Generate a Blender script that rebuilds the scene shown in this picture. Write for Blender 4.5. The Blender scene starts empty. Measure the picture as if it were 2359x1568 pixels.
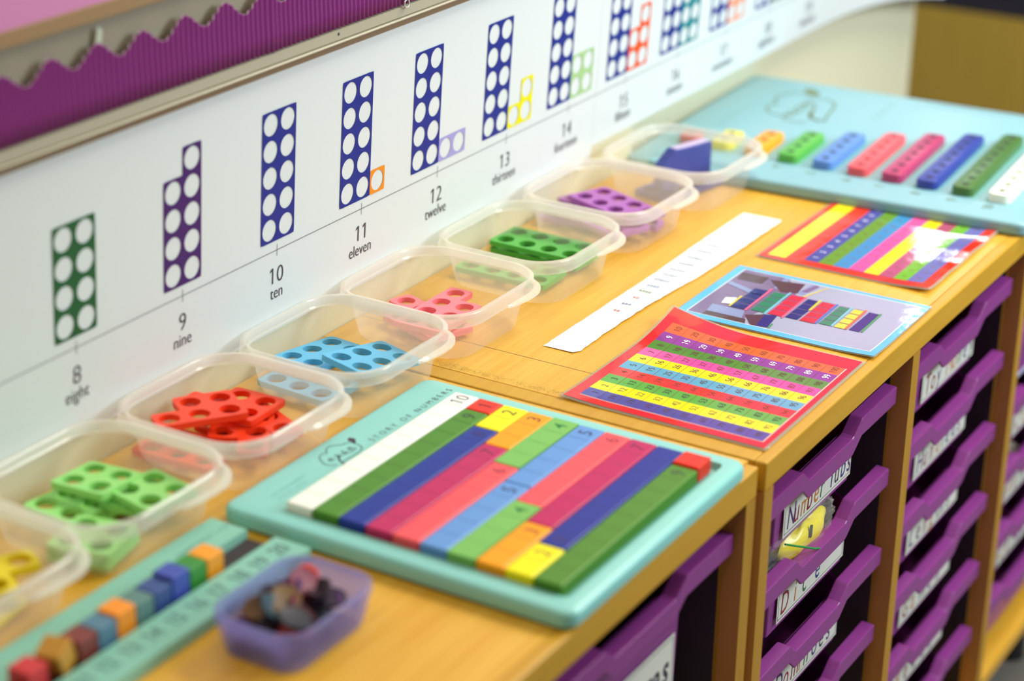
import bpy, bmesh, math, random
from mathutils import Matrix, Vector
random.seed(7)
R = math.radians
sc = bpy.context.scene
COL = sc.collection

# ------------------------------------------------------------------ camera
# the worktop is the plane z = 0; x runs along the wall away from the camera, the wall is y = 0
cd = bpy.data.cameras.new('camera'); cam = bpy.data.objects.new('camera', cd); COL.objects.link(cam)
RX = Vector((0.5137575867896318, -0.857782753569629, 0.016183006352302354))
RY = Vector((-0.3270951137762524, -0.21327753580666786, -0.9206093191551696))
RZ = Vector((0.7931342684635458, 0.46767664085213795, -0.39014944801967255))
M = Matrix((RX, -RY, -RZ)).transposed().to_4x4()
M.translation = Vector((-1.7655, -1.1202, 0.7753))
cam.matrix_world = M
cd.sensor_width = 36; cd.lens = 4843.6 / 2359 * 36
cd.dof.use_dof = True; cd.dof.focus_distance = 1.955; cd.dof.aperture_fstop = 2.8
cd.clip_start = .05
sc.camera = cam

# ------------------------------------------------------------------ world, lights, exposure
w = bpy.data.worlds.new('world'); sc.world = w; w.use_nodes = True
w.node_tree.nodes['Background'].inputs[0].default_value = (1.0, .93, .80, 1)
w.node_tree.nodes['Background'].inputs[1].default_value = .19
def area(name, loc, target, sx, sy, power, col):
    l = bpy.data.lights.new(name, 'AREA'); l.shape = 'RECTANGLE'; l.size = sx; l.size_y = sy; l.energy = power; l.color = col
    o = bpy.data.objects.new(name, l); COL.objects.link(o); o.location = loc
    o.rotation_euler = (Vector(target) - Vector(loc)).to_track_quat('-Z', 'Y').to_euler()
    return o
area('daylight_window', (.80, -1.75, .95), (.60, 0, .02), .8, .7, 34, (.80, .91, 1.0))
area('ceiling_light', (1.1, -.8, 1.8), (.3, -.4, 0), 1.3, .5, 36, (1, .95, .82))
area('ceiling_light', (-1.3, -.6, 1.9), (-.6, -.35, 0), 1.3, .5, 9, (1, .90, .66))
sc.view_settings.view_transform = 'Standard'; sc.view_settings.look = 'None'
sc.view_settings.gamma = 1; sc.view_settings.exposure = 0.16
sc.view_settings.use_curve_mapping = False

# ------------------------------------------------------------------ materials
def lin(c):
    return tuple(((v/255)/12.92 if v/255 <= .04045 else ((v/255+.055)/1.055)**2.4) for v in c) + (1,)
_m = {}
def mat(name, rgb, rough=.5, spec=.5, alpha=1, emit=0, coat=0, bump=0, bscale=200, var=0):
    if name in _m: return _m[name]
    m = bpy.data.materials.new(name); m.use_nodes = True; nt = m.node_tree; b = nt.nodes['Principled BSDF']
    b.inputs['Base Color'].default_value = lin(rgb); b.inputs['Roughness'].default_value = rough
    b.inputs['Specular IOR Level'].default_value = spec; b.inputs['Alpha'].default_value = alpha
    if coat: b.inputs['Coat Weight'].default_value = coat; b.inputs['Coat Roughness'].default_value = .06
    if emit: b.inputs['Emission Color'].default_value = lin(rgb); b.inputs['Emission Strength'].default_value = emit
    if bump or var:
        tc = nt.nodes.new('ShaderNodeTexCoord'); n = nt.nodes.new('ShaderNodeTexNoise'); n.inputs['Scale'].default_value = bscale
        n.inputs['Detail'].default_value = 4
        nt.links.new(tc.outputs['Object'], n.inputs['Vector'])
        if bump:
            bp = nt.nodes.new('ShaderNodeBump'); bp.inputs['Strength'].default_value = bump; bp.inputs['Distance'].default_value = .002
            nt.links.new(n.outputs['Fac'], bp.inputs['Height']); nt.links.new(bp.outputs['Normal'], b.inputs['Normal'])
        if var:
            mx = nt.nodes.new('ShaderNodeMix'); mx.data_type = 'RGBA'
            c = lin(rgb); mx.inputs[6].default_value = tuple(v*(1-var) for v in c[:3])+(1,); mx.inputs[7].default_value = tuple(min(1, v*(1+var)) for v in c[:3])+(1,)
            nt.links.new(n.outputs['Fac'], mx.inputs[0]); nt.links.new(mx.outputs[2], b.inputs['Base Color'])
    _m[name] = m; return m
def wood(name, c1, c2, rough=.38, stretch=(2.2, 60, 60), spec=.5):
    m = bpy.data.materials.new(name); m.use_nodes = True; nt = m.node_tree; b = nt.nodes['Principled BSDF']
    tc = nt.nodes.new('ShaderNodeTexCoord'); mp = nt.nodes.new('ShaderNodeMapping'); mp.inputs['Scale'].default_value = stretch
    n = nt.nodes.new('ShaderNodeTexNoise'); n.inputs['Scale'].default_value = 4; n.inputs['Detail'].default_value = 6; n.inputs['Roughness'].default_value = .65
    n2 = nt.nodes.new('ShaderNodeTexNoise'); n2.inputs['Scale'].default_value = .5; n2.inputs['Detail'].default_value = 2
    ad = nt.nodes.new('ShaderNodeMath'); ad.operation = 'MULTIPLY_ADD'; ad.inputs[1].default_value = .6; ad.inputs[2].default_value = 0
    ad2 = nt.nodes.new('ShaderNodeMath'); ad2.operation = 'MULTIPLY_ADD'; ad2.inputs[1].default_value = .4
    rp = nt.nodes.new('ShaderNodeValToRGB'); rp.color_ramp.elements[0].position = .36; rp.color_ramp.elements[1].position = .64
    rp.color_ramp.elements[0].color = lin(c1); rp.color_ramp.elements[1].color = lin(c2)
    L = nt.links.new
    L(tc.outputs['Object'], mp.inputs['Vector']); L(mp.outputs[0], n.inputs['Vector']); L(mp.outputs[0], n2.inputs['Vector'])
    L(n.outputs['Fac'], ad.inputs[0]); L(n2.outputs['Fac'], ad2.inputs[0]); L(ad.outputs[0], ad2.inputs[2])
    L(ad2.outputs[0], rp.inputs['Fac']); L(rp.outputs['Color'], b.inputs['Base Color'])
    b.inputs['Roughness'].default_value = rough; b.inputs['Specular IOR Level'].default_value = spec
    return m
def film(name, rgb, opac, rough=.18, spec=.6, trans=.5):
    """translucent plastic: part of the light goes straight through, the rest is scattered"""
    m = bpy.data.materials.new(name); m.use_nodes = True; nt = m.node_tree
    b = nt.nodes['Principled BSDF']; out = nt.nodes['Material Output']
    b.inputs['Base Color'].default_value = lin(rgb); b.inputs['Roughness'].default_value = rough; b.inputs['Specular IOR Level'].default_value = spec
    tl = nt.nodes.new('ShaderNodeBsdfTranslucent'); tl.inputs['Color'].default_value = lin(rgb)
    m1 = nt.nodes.new('ShaderNodeMixShader'); m1.inputs[0].default_value = trans
    tp = nt.nodes.new('ShaderNodeBsdfTransparent'); tp.inputs['Color'].default_value = lin(tuple(min(255, v*.2+203) for v in rgb))
    m2 = nt.nodes.new('ShaderNodeMixShader'); m2.inputs[0].default_value = opac
    L = nt.links.new
    L(b.outputs[0], m1.inputs[1]); L(tl.outputs[0], m1.inputs[2]); L(tp.outputs[0], m2.inputs[1]); L(m1.outputs[0], m2.inputs[2]); L(m2.outputs[0], out.inputs[0])
    return m
WOODTOP = wood('beech_veneer', (214, 156, 34), (232, 181, 68), rough=.34)
WOODEDGE = wood('beech_lipping', (198, 146, 32), (210, 160, 46), rough=.4, stretch=(1.5, 30, 30))
WOODUP = wood('beech_panel', (174, 126, 34), (188, 140, 46), rough=.45, stretch=(40, 40, 2))
INSIDE = mat('cabinet_inside', (200, 140, 72), .6)
SHADEIN = mat('cabinet_inside_shade', (52, 46, 52), .8)  # interior shade put into the colour of the runner and back panels
AQUAB = mat('aqua_plastic_daylit', (138, 186, 196), .35, .5)  # far board's aqua, with the bluish daylight on it put into the colour
AQUA = mat('aqua_plastic', (142, 212, 205), .32, .5)
AQUA2 = mat('aqua_track_plastic', (134, 196, 176), .4, .5)
INK = mat('dark_print', (66, 54, 72), .6)
INK2 = mat('grey_print', (108, 110, 98), .6)
PURPLE = mat('purple_tray_plastic', (140, 58, 134), .30, .5)
PAPER = mat('white_paper', (250, 250, 246), .6)
POSTER = mat('poster_paper', (220, 228, 228), .42, .4)
WALLM = mat('cream_wall_paint', (222, 218, 184), .7, bump=.1, bscale=120)

# ------------------------------------------------------------------ mesh helpers
class MB:
    def __init__(s): s.v = []; s.f = []; s.mi = []
    def add(s, vs, fs, m=0):
        o = len(s.v); s.v += [tuple(v) for v in vs]; s.f += [tuple(i+o for i in f) for f in fs]; s.mi += [m]*len(fs)
    def box(s, a, b, m=0):
        x0, y0, z0 = a; x1, y1, z1 = b
        s.add([(x0,y0,z0),(x1,y0,z0),(x1,y1,z0),(x0,y1,z0),(x0,y0,z1),(x1,y0,z1),(x1,y1,z1),(x0,y1,z1)],
              [(0,3,2,1),(4,5,6,7),(0,1,5,4),(1,2,6,5),(2,3,7,6),(3,0,4,7)], m)
    def poly(s, pts, m=0): s.add(pts, [tuple(range(len(pts)))], m)
    def prism(s, pts, d, m=0):
        """pts: 3D outline, d: offset vector"""
        n = len(pts); q = [tuple(Vector(p)+Vector(d)) for p in pts]
        s.add(list(pts)+q, [tuple(range(n))[::-1], tuple(range(n, 2*n))]+[(i, (i+1) % n, n+(i+1) % n, n+i) for i in range(n)], m)
    def loft(s, rings, m=0, cap0=False, cap1=False):
        n = len(rings[0]); vs = [p for r in rings for p in r]; fs = []
        for k in range(len(rings)-1):
            for i in range(n):
                j = (i+1) % n; fs.append((k*n+i, k*n+j, (k+1)*n+j, (k+1)*n+i))
        if cap0: fs.append(tuple(range(n))[::-1])
        if cap1: fs.append(tuple((len(rings)-1)*n+i for i in range(n)))
        s.add(vs, fs, m)
    def tube(s, pts, r, m=0, n=8, closed=False):
        rings = []; N = len(pts)
        for i, p in enumerate(pts):
            p = Vector(p); a = Vector(pts[(i-1) % N] if closed or i else pts[0]); b = Vector(pts[(i+1) % N] if closed or i < N-1 else pts[-1])
            t = (b-a).normalized(); u = t.cross(Vector((0, 0, 1))); u = u.normalized() if u.length > 1e-4 else Vector((1, 0, 0)); v = t.cross(u)
            rings.append([tuple(p+u*r*math.cos(2*math.pi*k/n)+v*r*math.sin(2*math.pi*k/n)) for k in range(n)])
        if closed: rings.append(rings[0]); s.loft(rings, m)
        else: s.loft(rings, m, True, True)
    def text(s, txt, f, h, m=0, sx=1.0, weight=0.0, anchor='c', space=1.0):
        """f maps (u, v) in metres to 3D"""
        vs, fs, bb = glyphs(txt, weight, space)
        k = h/.7; w_ = (bb[1]-bb[0])*k*sx
        off = {'c': -w_/2, 'l': 0, 'r': -w_}[anchor]
        s.add([f((x-bb[0])*k*sx+off, (y-.35)*k) for x, y in vs], fs, m)
    def build(s, name, mats, parent=None, smooth=False, bevel=0, merge=True, loc=None, seg=2, autos=True):
        me = bpy.data.meshes.new(name); me.from_pydata(s.v, [], s.f)
        for mm in (mats if isinstance(mats, (list, tuple)) else [mats]): me.materials.append(mm)
        me.polygons.foreach_set('material_index', s.mi)
        bm = bmesh.new(); bm.from_mesh(me)
        if merge: bmesh.ops.remove_doubles(bm, verts=bm.verts, dist=1e-6)
        bmesh.ops.recalc_face_normals(bm, faces=bm.faces) if merge else None
        bm.to_mesh(me); bm.free()
        o = bpy.data.objects.new(name, me); COL.objects.link(o)
        if parent: o.parent = parent
        if loc: o.location = loc
        if smooth:
            me.polygons.foreach_set('use_smooth', [True]*len(me.polygons))
            me.set_sharp_from_angle(angle=R(40))
        if bevel:
            b = o.modifiers.new('bevel', 'BEVEL'); b.width = bevel; b.segments = seg; b.limit_method = 'ANGLE'; b.angle_limit = R(40)
        return o
_g = {}
def glyphs(txt, weight=0, space=1.0):
    k = (txt, weight, space)
    if k not in _g:
        c = bpy.data.curves.new('t', 'FONT'); c.body = txt; c.resolution_u = 3; c.offset = weight; c.space_character = space
        o = bpy.data.objects.new('t', c); COL.objects.link(o)
        dg = bpy.context.evaluated_depsgraph_get(); me = o.evaluated_get(dg).to_mesh()
        vs = [(v.co.x, v.co.y) for v in me.vertices]; fs = [tuple(p.vertices) for p in me.polygons]
        if txt.isdigit():
            for i_, ch in enumerate(txt):
                if ch == '1':
                    q = .5*i_; n_ = len(vs); vs += [(q+.21, .68), (q+.21, .60), (q+.08, .50), (q+.08, .58)]; fs.append((n_, n_+3, n_+2, n_+1))
        xs = [v[0] for v in vs]; _g[k] = (vs, fs, (min(xs), max(xs)))
        o.evaluated_get(dg).to_mesh_clear(); bpy.data.objects.remove(o); bpy.data.curves.remove(c)
    return _g[k]
def tag(o, label=None, cat=None, group=None, kind=None):
    for k, v in (('label', label), ('category', cat), ('group', group), ('kind', kind)):
        if v: o[k] = v
    return o
def empty(name, loc=(0, 0, 0), rz=0):
    o = bpy.data.objects.new(name, None); COL.objects.link(o); o.location = loc; o.rotation_euler.z = rz; o.empty_display_size = .01
    return o
def copy_tree(o, parent=None):
    c = o.copy(); COL.objects.link(c); c.parent = parent
    for ch in [x for x in bpy.data.objects if x.parent == o]: copy_tree(ch, c)
    return c
def struct(o): o['kind'] = 'structure'; return o
def rrect(cx, cy, a, b, r, z, n=8):
    pts = []
    for sx, sy, t0 in ((1, 1, 0), (-1, 1, 90), (-1, -1, 180), (1, -1, 270)):
        for i in range(n+1):
            t = R(t0+90*i/n); pts.append((cx+sx*(a-r)+r*math.cos(t), cy+sy*(b-r)+r*math.sin(t), z))
    return pts

# ------------------------------------------------------------------ setting
FZ = -.72
m = MB(); m.box((-3, -3.2, FZ-.05), (6, 2.5, FZ)); struct(m.build('floor', mat('grey_carpet', (104, 98, 90), .9, bump=.3, bscale=300)))
m = MB(); m.box((-1.6, -.0345, FZ), (.345, .06, 1.5)); m.box((.345, -.0135, FZ), (1.333, .06, 1.5)); struct(m.build('wall_back', WALLM))
m = MB(); wy0, wy1 = .24, .56
m.box((2.66, -3.0, FZ), (2.72, 2.4, .84)); m.box((2.66, -3.0, .84), (2.72, wy0, 1.95)); m.box((2.66, wy1, .84), (2.72, 2.4, 1.95)); m.box((2.66, wy0, 1.20), (2.72, wy1, 1.95)); m.box((2.66, wy0, .97), (2.72, wy1, 1.08))
struct(m.build('wall_far', mat('dark_navy_wall', (44, 42, 52), .8)))
m = MB(); m.box((2.69, wy0, .84), (2.70, wy1, .97)); m.box((2.69, wy0, 1.08), (2.70, wy1, 1.20)); win = struct(m.build('window_1', mat('daylit_glass', (245, 250, 255), .2, emit=14)))
m = MB()
for q, r_ in ((.84, .97), (1.08, 1.20)):
    for a_, b_ in (((2.645, wy0-.02, q-.02), (2.668, wy1+.02, q)), ((2.645, wy0-.02, r_), (2.668, wy1+.02, r_+.02)), ((2.645, wy0-.02, q), (2.668, wy0, r_)), ((2.645, wy1, q), (2.668, wy1+.02, r_))): m.box(a_, b_)
m.build('window_frame', mat('white_window_paint', (235, 235, 230), .4), win)

# brown cupboard standing beyond the end of the partition
cup = empty('low_cupboard', (2.2, .06, FZ)); tag(cup, 'low brown cupboard with a dark top, beyond the end of the wall', 'cupboard')
m = MB(); m.box((.01, 0, 0), (.42, .95, .488)); m.build('carcass', wood('brown_oak', (176, 146, 60), (190, 158, 68), .5, (3, 3, 1)), cup, bevel=.003)
m = MB(); m.box((-.0, -.004, .488), (.42, .95, .502)); m.build('top_panel', mat('dark_top', (40, 38, 50), .5), cup, bevel=.002)
m = MB(); m.box((0, .004, .03), (.0095, .945, .4875)); m.build('door', wood('brown_oak_door', (180, 148, 60), (192, 160, 68), .5, (3, 3, 1)), cup, bevel=.002)

PS = .9666                                   # print size of the wall display
WALL_O = (-.0590, -.0374, .0259)             # where its origin sits on the wall
def hang(o):
    o.scale = (PS, PS, PS); o.location = tuple(PS*a+b for a, b in zip(o.location, WALL_O)); return o
# ------------------------------------------------------------------ display board above the poster
YB = -.016
db = empty('display_board', (-1.3, YB, .268)); tag(db, 'grey backed display board in a metal frame above the number line poster', 'display board')
def lp(o, x, y, z): return (x-o.location.x, y-o.location.y, z-o.location.z)
m = MB(); m.box(lp(db, -1.3, YB+.003, .27), lp(db, 1.435, .0015, .62)); m.build('backing', mat('grey_backing_paper', (150, 142, 122), .8, bump=.1), db)
m = MB()
for prof, k in (([(-.001, .2722), (YB-.0045, .2722), (YB-.0060, .2735), (YB-.0060, .2828), (YB-.001, .2838), (-.001, .2838)], 0), ([(-.001, .2700), (YB-.0075, .2700), (YB-.0085, .2712), (YB-.0070, .2722), (-.001, .2722)], 0), ([(-.001, .2645), (YB-.0060, .2645), (YB-.0066, .2700), (-.001, .2700)], 1)):
    m.prism([lp(db, -1.3, y, z) for y, z in prof], (2.735, 0, 0), k)
m.build('frame_rail', [mat('brushed_frame_metal', (176, 170, 148), .4, .5), mat('brown_frame_shadow_gap', (122, 100, 74), .6)], db)
m = MB(); m.box(lp(db, -1.3, YB-.004, .3585), lp(db, 1.435, YB+.004, .3715)); m.build('wooden_strip', mat('tan_strip', (150, 120, 82), .7), db, bevel=.001)
m = MB(); m.box(lp(db, -1.3, YB-.002, .3715), lp(db, 1.435, YB+.003, .62)); m.build('pink_backing_paper', mat('pink_paper', (206, 132, 178), .7), db)
for X in (-.2257, .45):
    m = MB(); c = (X, YB-.0056, .279)
    m.loft([[(X-db.location.x+r*math.cos(t*math.pi/5), dy+YB-.0056-db.location.y, .2790-db.location.z+r*math.sin(t*math.pi/5)) for t in range(10)] for r, dy in ((.0016, 0), (.0016, -.0006), (.0008, -.0012))], cap1=True)
    m.build('screw', mat('dark_screw', (70, 62, 58), .4), db)
m = MB(); m.tube([(-.1169-db.location.x+.004*math.cos(t), YB-.0078-db.location.y-.001, .2858-db.location.z+.004*math.sin(t)) for t in [i*math.pi/8 for i in range(16)]], .0009, closed=True)
m.build('hanging_ring', mat('steel', (190, 188, 180), .25, .8), db, smooth=True); hang(db)

# corrugated purple border roll with a wavy top edge
m = MB(); cols = []; dx = .00084; x = -1.05; Y0 = YB-.0062
NX = int(2.35/dx)
for i in range(NX):
    X = x+i*dx; ph = 2*math.pi*(X+.4968)/.0537
    top = .3350+.0074*math.cos(ph+.35*math.sin(ph))-.0012*math.cos(2*ph)+.0008*math.sin(X*41)
    yy = Y0-.0010*math.sin(2*math.pi*X/.0067)-.0012*math.exp(-((X+.325)/.008)**2)
    cols.append([(X, yy, .2848), (X, yy-.0002, .30), (X, yy+.0003, .315), (X, yy+.0003, top-.0014), (X, yy+.0002, top)])
n = len(cols); m.add([p for c in cols for p in c], [(i*5+k, (i+1)*5+k, (i+1)*5+k+1, i*5+k+1) for i in range(n-1) for k in range(4)])
o = m.build('corrugated_border_roll', [mat('purple_corrugated_card', (136, 46, 126), .5, .4), mat('pale_card_edge', (206, 180, 190), .6)], smooth=True)
o.data.set_sharp_from_angle(angle=R(100)); s = o.modifiers.new('thickness', 'SOLIDIFY'); s.thickness = .0008; s.offset = 1; s.material_offset_rim = 1
hang(o); tag(o, 'purple corrugated card border with a wavy top edge above the poster', 'border trim')
m = MB(); m.prism([(-.548, YB-.001, .336), (-.541, YB-.001, .336), (-.5385, YB-.001, .349), (-.543, YB-.001, .3535)], (0, -.0004, 0))
tag(hang(m.build('paper_scrap', mat('pale_scrap', (190, 196, 176), .7))), 'small pale torn scrap sticking up behind the purple wavy border', 'paper scrap')

# ------------------------------------------------------------------ number plates geometry
NS = 24
def ring_pt(k):
    t = 2*math.pi*k/NS; c, s_ = math.cos(t), math.sin(t); q = .5/max(abs(c), abs(s_)); return (c*q, s_*q)
def plate_geo(mb, cells, f, cell, hr, m=0, thick=0, ch=.07):
    cs = set(cells)
    for (i, j) in cells:
        sq = [ring_pt(k) for k in range(NS)]
        for k, (di, dj) in ((3, (1, 1)), (9, (-1, 1)), (15, (-1, -1)), (21, (1, -1))):
            if (i+di, j) not in cs and (i, j+dj) not in cs: sq[k] = (sq[k][0]-ch*di*.5, sq[k][1]-ch*dj*.5)
        outer = [((i+x_)*cell, (j+y_)*cell) for x_, y_ in sq]
        inner = [((i+hr*math.cos(2*math.pi*k/NS))*cell, (j+hr*math.sin(2*math.pi*k/NS))*cell) for k in range(NS)]
        top = [f(*p, 0) for p in outer]+[f(*p, 0) for p in inner]
        mb.add(top, [(k, (k+1) % NS, NS+(k+1) % NS, NS+k) for k in range(NS)], m)
        if thick:
            bot = [f(*p, -thick) for p in outer]+[f(*p, -thick) for p in inner]
            mb.add(bot, [(k, NS+k, NS+(k+1) % NS, (k+1) % NS) for k in range(NS)], m)
            mb.add([top[NS+k] for k in range(NS)]+[bot[NS+k] for k in range(NS)], [(k, NS+k, NS+(k+1) % NS, (k+1) % NS) for k in range(NS)], m)
            for k in range(NS):
                k2 = (k+1) % NS; a, b = ring_pt(k), ring_pt(k2)
                d = None
                if a[0] > .499 and b[0] > .499: d = (1, 0)
                elif a[0] < -.499 and b[0] < -.499: d = (-1, 0)
                elif a[1] > .499 and b[1] > .499: d = (0, 1)
                elif a[1] < -.499 and b[1] < -.499: d = (0, -1)
                if d and (i+d[0], j+d[1]) not in cs: mb.add([top[k], top[k2], bot[k2], bot[k]], [(0, 1, 2, 3)], m)
def shape_cells(n):
    """two columns wide, built upwards; an odd one sits on the right column"""
    c = [(i, j) for j in range(n//2) for i in (0, 1)]
    if n % 2: c.append((1, n//2) if n > 1 else (0, 0))
    return c

# ------------------------------------------------------------------ number line poster
def ysurf(x, z):
    y = -.055*z - .0006
    if x > .95: y -= .020*((x-.95)/.4)**1.5*max(0, 1-z/.2)
    return y
def zdrop(x, z): return z
tiles_cols = [(34, 94, 52), (72, 34, 106), (34, 46, 138), (238, 144, 26), (164, 158, 214), (232, 226, 0), (164, 204, 140), (232, 84, 20), (30, 132, 140), (240, 150, 110)]
TC = [mat('poster_ink_%d' % i, c, .45, .2) for i, c in enumerate(tiles_cols)]
PM = [POSTER, INK, INK2]+TC
I8, I9, I10, IC = 3, 4, 5, {1: 6, 2: 7, 3: 8, 4: 9, 5: 10, 6: 11, 7: 12, 8: 3, 9: 4}
names = {8: 'eight', 9: 'nine', 10: 'ten', 11: 'eleven', 12: 'twelve', 13: 'thirteen', 14: 'fourteen', 15: 'fifteen', 16: 'sixteen', 17: 'seventeen', 18: 'eighteen', 19: 'nineteen', 20: 'twenty'}
def make_poster(name, x0, x1, zb, ns, label, yoff):
    m = MB(); nx = max(2, int((x1-x0)/.03)); nz = 8
    def zbot(x):
        z = zb
        if x > 1.0: z = zb-.030*((x-1.0)/.35)**2
        return z
    pts = []
    for i in range(nx+1):
        X = x0+(x1-x0)*i/nx
        for k in range(nz+1):
            Z = zbot(X)+(.2655-zbot(X))*k/nz; pts.append((X, ysurf(X, Z)+yoff, Z))
    m.add(pts, [(i*(nz+1)+k, (i+1)*(nz+1)+k, (i+1)*(nz+1)+k+1, i*(nz+1)+k+1) for i in range(nx) for k in range(nz)])
    PR = lambda x, z: (x, ysurf(x, z)+yoff-.0005, z)
    nseg = int((x1-x0)/.05); LZ = .0900
    for i in range(nseg):
        a = x0+(x1-x0)*i/nseg; b = x0+(x1-x0)*(i+1)/nseg
        m.poly([PR(a, LZ-.00035), PR(b, LZ-.00035), PR(b, LZ+.00035), PR(a, LZ+.00035)], 2)
    for n in ns:
        xt = -.3064+(n-10)*.1369
        m.poly([PR(xt-.0003, LZ-.006), PR(xt+.0003, LZ-.006), PR(xt+.0003, LZ+.006), PR(xt-.0003, LZ+.006)], 2)
        m.text(str(n), lambda u, v: PR(xt+u, .0655+v), .0168, 1, .96, -.012)
        m.text(names[n], lambda u, v: PR(xt+u, .0480+v), .0122, 1, .86, -.006)
        cell = .0254; zt = .1000
        if n <= 10:
            plate_geo(m, shape_cells(n), lambda u, v, w_: PR(xt+u-cell/2, zt+v+cell/2), cell, .41, {8: I8, 9: I9, 10: I10}[n], ch=.03)
        else:
            e = n-10; wd = 2+(1 if e == 1 else 2); off = -wd/2*cell+cell/2
            plate_geo(m, shape_cells(10), lambda u, v, w_: PR(xt+u+off, zt+v+cell/2), cell, .41, I10, ch=.03)
            if e < 10: plate_geo(m, shape_cells(e), lambda u, v, w_: PR(xt+u+off+2*cell, zt+v+cell/2), cell, .41, IC[e], ch=.03)
    o = m.build(name, PM, merge=False)
    hang(o); tag(o, label, 'poster', 'number line posters on the wall')
make_poster('number_line_poster', -1.02, .3055, .0080, [8, 9, 10, 11, 12, 13, 14], 'white number line poster running from eight to fourteen', 0)
make_poster('number_line_poster', .3056, 1.425, .0270, [15, 16, 17, 18, 19], 'far number line poster running from fifteen upwards, beyond the pale green one', -.0001)

# ------------------------------------------------------------------ cabinets
YF = -.5042; UPW = .0186
def cabinet(name, x0, cols, yf, ztop, label, zbase=-.592, over=.0):
    """x0 is the left edge of the first upright; cols columns of 0.3455 pitch"""
    root = empty(name, (x0, yf, FZ)); tag(root, label, 'cabinet', 'beech tray cabinets along the wall')
    P = .3459; W_ = cols*P+UPW; L = lambda x, y, z: (x-x0, y-yf, z-FZ)
    x1 = x0+W_
    m = MB(); m.box(L(x0+.021, yf+.012, ztop-.018), L(x1+over, -.0360, ztop)); 
    m.build('worktop', WOODTOP, root)
    m = MB(); m.box(L(x0, yf, ztop-.0275), L(x1+over*.2, yf+.012, ztop)); m.build('front_lipping', WOODEDGE, root, bevel=.0016)
    m = MB(); m.box(L(x0, yf+.0122, ztop-.0275), L(x0+.0208, -.0360, ztop)); m.build('side_lipping', WOODEDGE, root, bevel=.0012)
    for k in range(cols+1):
        a = x0+k*P
        m = MB(); m.box(L(a, yf+.001, zbase-.02), L(a+UPW, -.038, ztop-.0277), 0)
        m.box(L(a, yf+.0002, zbase-.02), L(a+UPW, yf+.001, ztop-.0277), 1)
        up = m.build('upright', [INSIDE, WOODUP], root)
        for sgn in ((1,) if k == 0 else (-1,) if k == cols else (1, -1)):
            e = a+UPW if sgn > 0 else a
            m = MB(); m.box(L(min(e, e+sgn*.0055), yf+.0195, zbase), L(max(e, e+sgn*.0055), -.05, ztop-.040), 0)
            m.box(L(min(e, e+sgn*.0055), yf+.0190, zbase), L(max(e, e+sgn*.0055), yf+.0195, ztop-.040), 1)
            m.build('runner_panel', [SHADEIN, WOODUP], up)
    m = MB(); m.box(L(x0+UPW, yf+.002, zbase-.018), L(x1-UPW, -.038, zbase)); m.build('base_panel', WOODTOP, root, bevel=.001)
    m = MB(); m.box(L(x0+UPW, -.046, zbase), L(x1-UPW, -.039, ztop-.02)); m.build('back_panel', SHADEIN, root)
    for xx in (x0+.03, x1-.05):
        for yy in (yf+.05, -.07):
            m = MB(); m.loft([[(xx-x0+.02*math.cos(t*math.pi/6)*1, yy-yf+.02*math.sin(t*math.pi/6), z) for t in range(12)] for z in (0.0, zbase-.018-FZ)], cap0=True, cap1=True)
            m.build('foot', mat('black_foot', (30, 30, 32), .5), root)
    return root
farcab = cabinet('tray_cabinet', -.2990, 3, YF, 0, 'far beech tray cabinet with three columns of purple trays')
nearcab = cabinet('tray_cabinet', -.3077-3*.3459-UPW, 3, -.5005, -.0006, 'near beech tray cabinet at the lower left, its front corner beside the deep tray', over=.0062)
# joint line across the veneer and scuffed strip on the far cabinet's worktop
jl = MB(); jl.poly([(-.2163+.299, -.49-YF, .72008), (-.2155+.299, -.49-YF, .72008), (-.2155+.299, -.0365-YF, .72008), (-.2163+.299, -.0365-YF, .72008)])
jl.build('veneer_joint', mat('joint_line', (112, 84, 44), .6), farcab)
jm = MB(); rnd = random.Random(4)
for i in range(1500):
    y = rnd.uniform(-.36, -.155); x = -.2715+rnd.gauss(0, .0035)
    if abs(x+.2715) > .0075: continue
    l = rnd.uniform(.0004, .0016)
    jm.poly([(x+.299, y-YF, .72006), (x+.299+l, y-YF, .72006), (x+.299+l, y-YF+.0003, .72006), (x+.299, y-YF+.0003, .72006)])
jm.build('scuff_marks', mat('scuffed_glue', (176, 146, 66), .7), farcab)

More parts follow.
